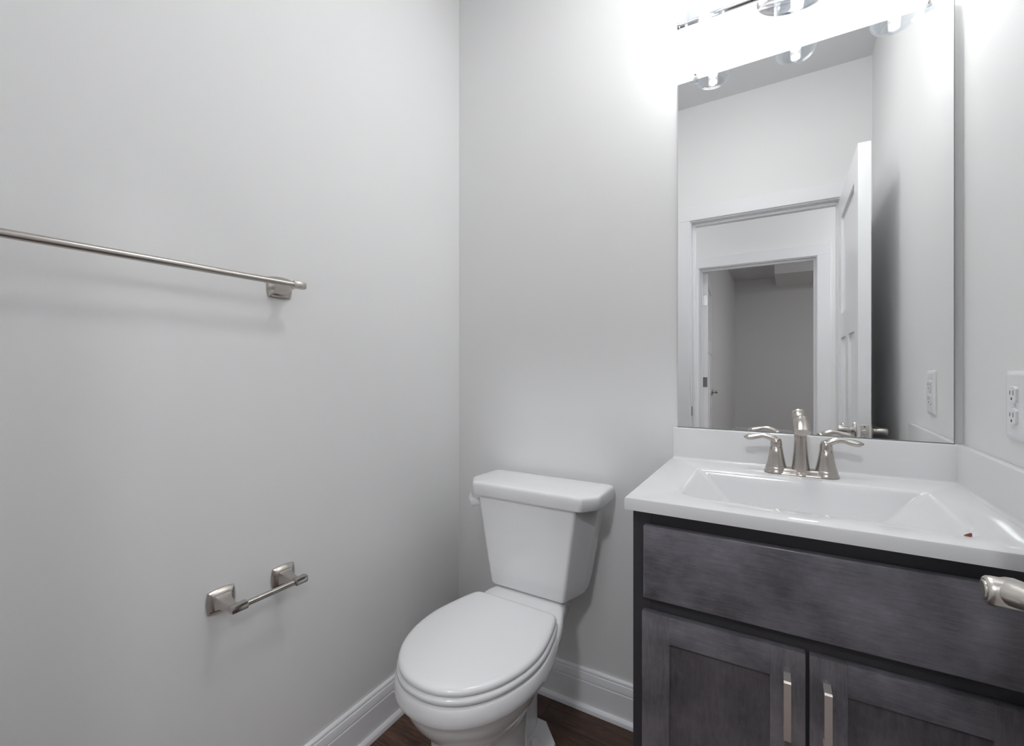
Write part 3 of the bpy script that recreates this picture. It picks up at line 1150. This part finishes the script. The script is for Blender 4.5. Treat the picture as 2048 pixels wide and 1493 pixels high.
# side-mounted trip lever on the left front chamfer
lv = nbm()
cpt = Vector((-0.198, -0.166, 0.676))
nrm = Vector((-0.80, -0.60, 0)).normalized()
tan = Vector((0.60, -0.80, 0)).normalized()
up = Vector((0, 0, 1))
lathe(lv, [(0.013, 0), (0.013, 0.005), (0.010, 0.007)], 20, 'Z')
mt = Matrix((tan.to_4d(), up.to_4d(), nrm.to_4d(), (0, 0, 0, 1))).transposed()
mt = Matrix.Translation(cpt) @ Matrix(((tan.x, up.x, nrm.x, 0), (tan.y, up.y, nrm.y, 0), (tan.z, up.z, nrm.z, 0), (0, 0, 0, 1)))
for v in lv.verts:
    v.co = mt @ v.co
pb = nbm()
tube(lv, [cpt + nrm * 0.003, cpt + nrm * 0.014, cpt + nrm * 0.024 - tan * 0.004 - up * 0.001, cpt + nrm * 0.030 - tan * 0.026 + up * 0.002, cpt + nrm * 0.030 - tan * 0.058 + up * 0.004],
     [(0.008, 0.008), (0.009, 0.012), (0.010, 0.015), (0.008, 0.017), (0.005, 0.016)], 16)
pb.free()
lpart('flush_lever', lv, 'porcelain', to, angle=50)

# seat and lid outline (half width at y, local)
OUT = [(-0.262, 0.108), (-0.264, 0.122), (-0.269, 0.133), (-0.280, 0.1415), (-0.310, 0.1515), (-0.360, 0.1635), (-0.410, 0.1725), (-0.450, 0.1745),
       (-0.490, 0.1715), (-0.530, 0.1630), (-0.570, 0.1485), (-0.605, 0.1285), (-0.635, 0.1030), (-0.655, 0.0770), (-0.667, 0.0520), (-0.6735, 0.0260), (-0.6755, 0.0)]


def catmull(pts_, n):
    out = []
    P = [Vector((p[0], p[1], 0)) for p in pts_]
    for i in range(len(P) - 1):
        p0 = P[max(i - 1, 0)]
        p1, p2 = P[i], P[i + 1]
        p3 = P[min(i + 2, len(P) - 1)]
        for k in range(n):
            t_ = k / n
            out.append(0.5 * ((2 * p1) + (-p0 + p2) * t_ + (2 * p0 - 5 * p1 + 4 * p2 - p3) * t_ ** 2 + (-p0 + 3 * p1 - 3 * p2 + p3) * t_ ** 3))
    out.append(P[-1])
    return out


HALF = catmull(OUT, 3)


def seat_ring(z, grow, tilt=0.0):
    """closed outline grown outward by grow"""
    pts_ = [(p.y, p.x) for p in HALF]                      # (x, y) right side from back to front tip
    full = pts_ + [(-x, y) for x, y in pts_[::-1][1:]]
    n = len(full)
    out = []
    for i in range(n):
        a = Vector((*full[i - 1], 0))
        b = Vector((*full[(i + 1) % n], 0))
        tg = (b - a).normalized()
        nr = Vector((-tg.y, tg.x, 0))
        p = Vector((*full[i], 0))
        if nr.dot(p - Vector((0, -0.46, 0))) < 0:
            nr = -nr
        q = p + nr * grow
        out.append(Vector((q.x, q.y, z + tilt * (q.y + 0.48))))
    return out


def scale_ring(z, k, dome=0.0):
    r = seat_ring(z, 0)
    c = Vector((0, -0.47, 0))
    return [Vector((c.x + (p.x - c.x) * k, c.y + (p.y - c.y) * k, z)) for p in r]


bm = nbm()
z0 = 0.4200
rg = [seat_ring(z0, -0.012), seat_ring(z0, -0.004), seat_ring(z0 + 0.0025, -0.0008), seat_ring(z0 + 0.007, 0.0), seat_ring(z0 + 0.0115, -0.0016), seat_ring(z0 + 0.0150, -0.0055), seat_ring(z0 + 0.0170, -0.0115), seat_ring(z0 + 0.0180, -0.022)]
rg += [scale_ring(z0 + 0.0192, 0.72), scale_ring(z0 + 0.0200, 0.45), scale_ring(z0 + 0.0203, 0.15)]
loft(bm, rg)
lpart('seat_lid', bm, 'seat', to, angle=60)
bm = nbm()
z0 = 0.4000
rg = [seat_ring(z0, -0.008), seat_ring(z0 + 0.002, -0.001), seat_ring(z0 + 0.006, 0.0035), seat_ring(z0 + 0.012, 0.0035), seat_ring(z0 + 0.0165, 0.0008), seat_ring(z0 + 0.0192, -0.006), seat_ring(z0 + 0.0195, -0.02)]
loft(bm, rg)
lpart('seat', bm, 'seat', to, angle=60)
for s in (-1, 1):
    bm = nbm()
    lathe(bm, [(0.0075, -0.018), (0.0085, -0.016), (0.0085, 0.016), (0.0075, 0.018)], 20, 'X', (s * 0.078, -0.263, 0.4085))
    lpart('seat_hinge', bm, 'seat', to)


# bowl: rim band, tapering bowl, pedestal, rear trapway column, foot and the deck under the tank
def blend_ring(z, hw_, yb, yf, sq=2.3, n=64, hwb=None):
    """egg ring: half width hw, back yb, front yf, super-ellipse exponent sq"""
    out = []
    yc = yb + (yf - yb) * 0.45
    for i in range(n):
        a = 2 * PI * i / n
        c, s = math.cos(a), math.sin(a)
        x = math.copysign(abs(c) ** (2 / sq), c) * hw_
        y = math.copysign(abs(s) ** (2 / sq), s)
        y = yc + (y * (yb - yc) if y > 0 else -y * (yf - yc))
        if hwb is not None and y > yc:
            f = (y - yc) / (yb - yc)
            x *= 1 + (hwb / hw_ - 1) * f * f
        out.append(Vector((x, y, z)))
    return out


bm = nbm()
rg = [seat_ring(0.3985, -0.010), seat_ring(0.3985, -0.001), seat_ring(0.3965, 0.0045), seat_ring(0.391, 0.0075), seat_ring(0.372, 0.0090), seat_ring(0.3605, 0.0085), seat_ring(0.3565, 0.0060), seat_ring(0.3550, 0.0010)]
nseat = len(rg[0])


def resample(ring, n):
    """resample closed ring by angle about (0,-0.46)"""
    c = Vector((0, -0.46, 0))
    pts_ = [(math.atan2(p.y - c.y, p.x - c.x), p) for p in ring]
    pts_.sort(key=lambda q: q[0])
    res = []
    m_ = len(pts_)
    for i in range(n):
        a = -PI + 2 * PI * (i + 0.5) / n
        k = 0
        while k < m_ and pts_[k][0] < a:
            k += 1
        a0, p0 = pts_[k - 1]
        a1, p1 = pts_[k % m_]
        d0 = (a - a0) % (2 * PI)
        d1_ = (a1 - a0) % (2 * PI)
        t_ = d0 / d1_ if d1_ > 1e-9 else 0
        res.append(p0.lerp(p1, t_))
    return res


NR = 72
body = [resample(r, NR) for r in rg]
bowl = [(0.352, 0.160, -0.285, -0.668), (0.330, 0.156, -0.285, -0.662), (0.305, 0.148, -0.285, -0.650), (0.280, 0.137, -0.285, -0.632), (0.258, 0.124, -0.285, -0.612), (0.242, 0.114, -0.290, -0.597), (0.228, 0.109, -0.300, -0.590), (0.210, 0.108, -0.305, -0.588),
        (0.150, 0.109, -0.305, -0.590), (0.080, 0.111, -0.300, -0.594), (0.030, 0.114, -0.295, -0.600), (0.010, 0.116, -0.290, -0.604), (0.0, 0.116, -0.290, -0.604)]
for z, hw_, yb, yf in bowl:
    body.append(resample(blend_ring(z, hw_, yb, yf, 2.15, 96), NR))
loft(bm, body)
# rear trapway column
col = []
for z, hw_, yb, yf in ((0.0, 0.037, -0.166, -0.46), (0.20, 0.036, -0.166, -0.46), (0.245, 0.042, -0.158, -0.46), (0.285, 0.060, -0.140, -0.46), (0.32, 0.085, -0.115, -0.46), (0.35, 0.105, -0.085, -0.45), (0.375, 0.108, -0.075, -0.42)):
    col.append(blend_ring(z, hw_, yb, yf, 4.0, 56))
loft(bm, col)
# deck under the tank
dk = []
dhalf = catmull([(-0.060, 0.080), (-0.066, 0.090), (-0.100, 0.101), (-0.150, 0.114), (-0.200, 0.128), (-0.250, 0.146), (-0.300, 0.159), (-0.345, 0.1665), (-0.385, 0.150)], 3)
dhalf = [(p.y, p.x) for p in dhalf]
dfull = dhalf + [(-x, y) for x, y in dhalf[::-1]]
for z, k in ((0.285, 0.060), (0.320, 0.034), (0.345, 0.013), (0.362, 0.003), (0.380, 0.0), (0.408, 0.0), (0.4165, 0.003), (0.4215, 0.009), (0.4235, 0.018)):
    dk.append([Vector((x * (1 - k / 0.14), -0.21 + (y + 0.21) * (1 - k / 0.16), z - max(0.0, -0.215 - y) * 0.26 * (z > 0.40))) for x, y in dfull])
loft(bm, dk)
# foot flange with clipped rear corners
ft = []
plan = [(-0.050, -0.158), (0.050, -0.158), (0.108, -0.217), (0.118, -0.33), (0.100, -0.45), (-0.100, -0.45), (-0.118, -0.33), (-0.108, -0.217)]
for z, k in ((0.0, 1.0), (0.026, 1.0), (0.031, 0.975), (0.0335, 0.93)):
    ft.append([Vector((x * k, -0.29 + (y + 0.29) * k, z)) for x, y in plan])
loft(bm, ft)
lpart('bowl', bm, 'porcelain', to, angle=40)
for s in (-1, 1):
    bm = nbm()
    lathe(bm, [(0.0135, 0.0310), (0.0135, 0.040), (0.0115, 0.0465), (0.006, 0.0495)], 20, 'Z', (s * 0.062, -0.256, 0))
    lpart('bolt_cap', bm, 'porcelain', to)

bpy.context.view_layer.update()
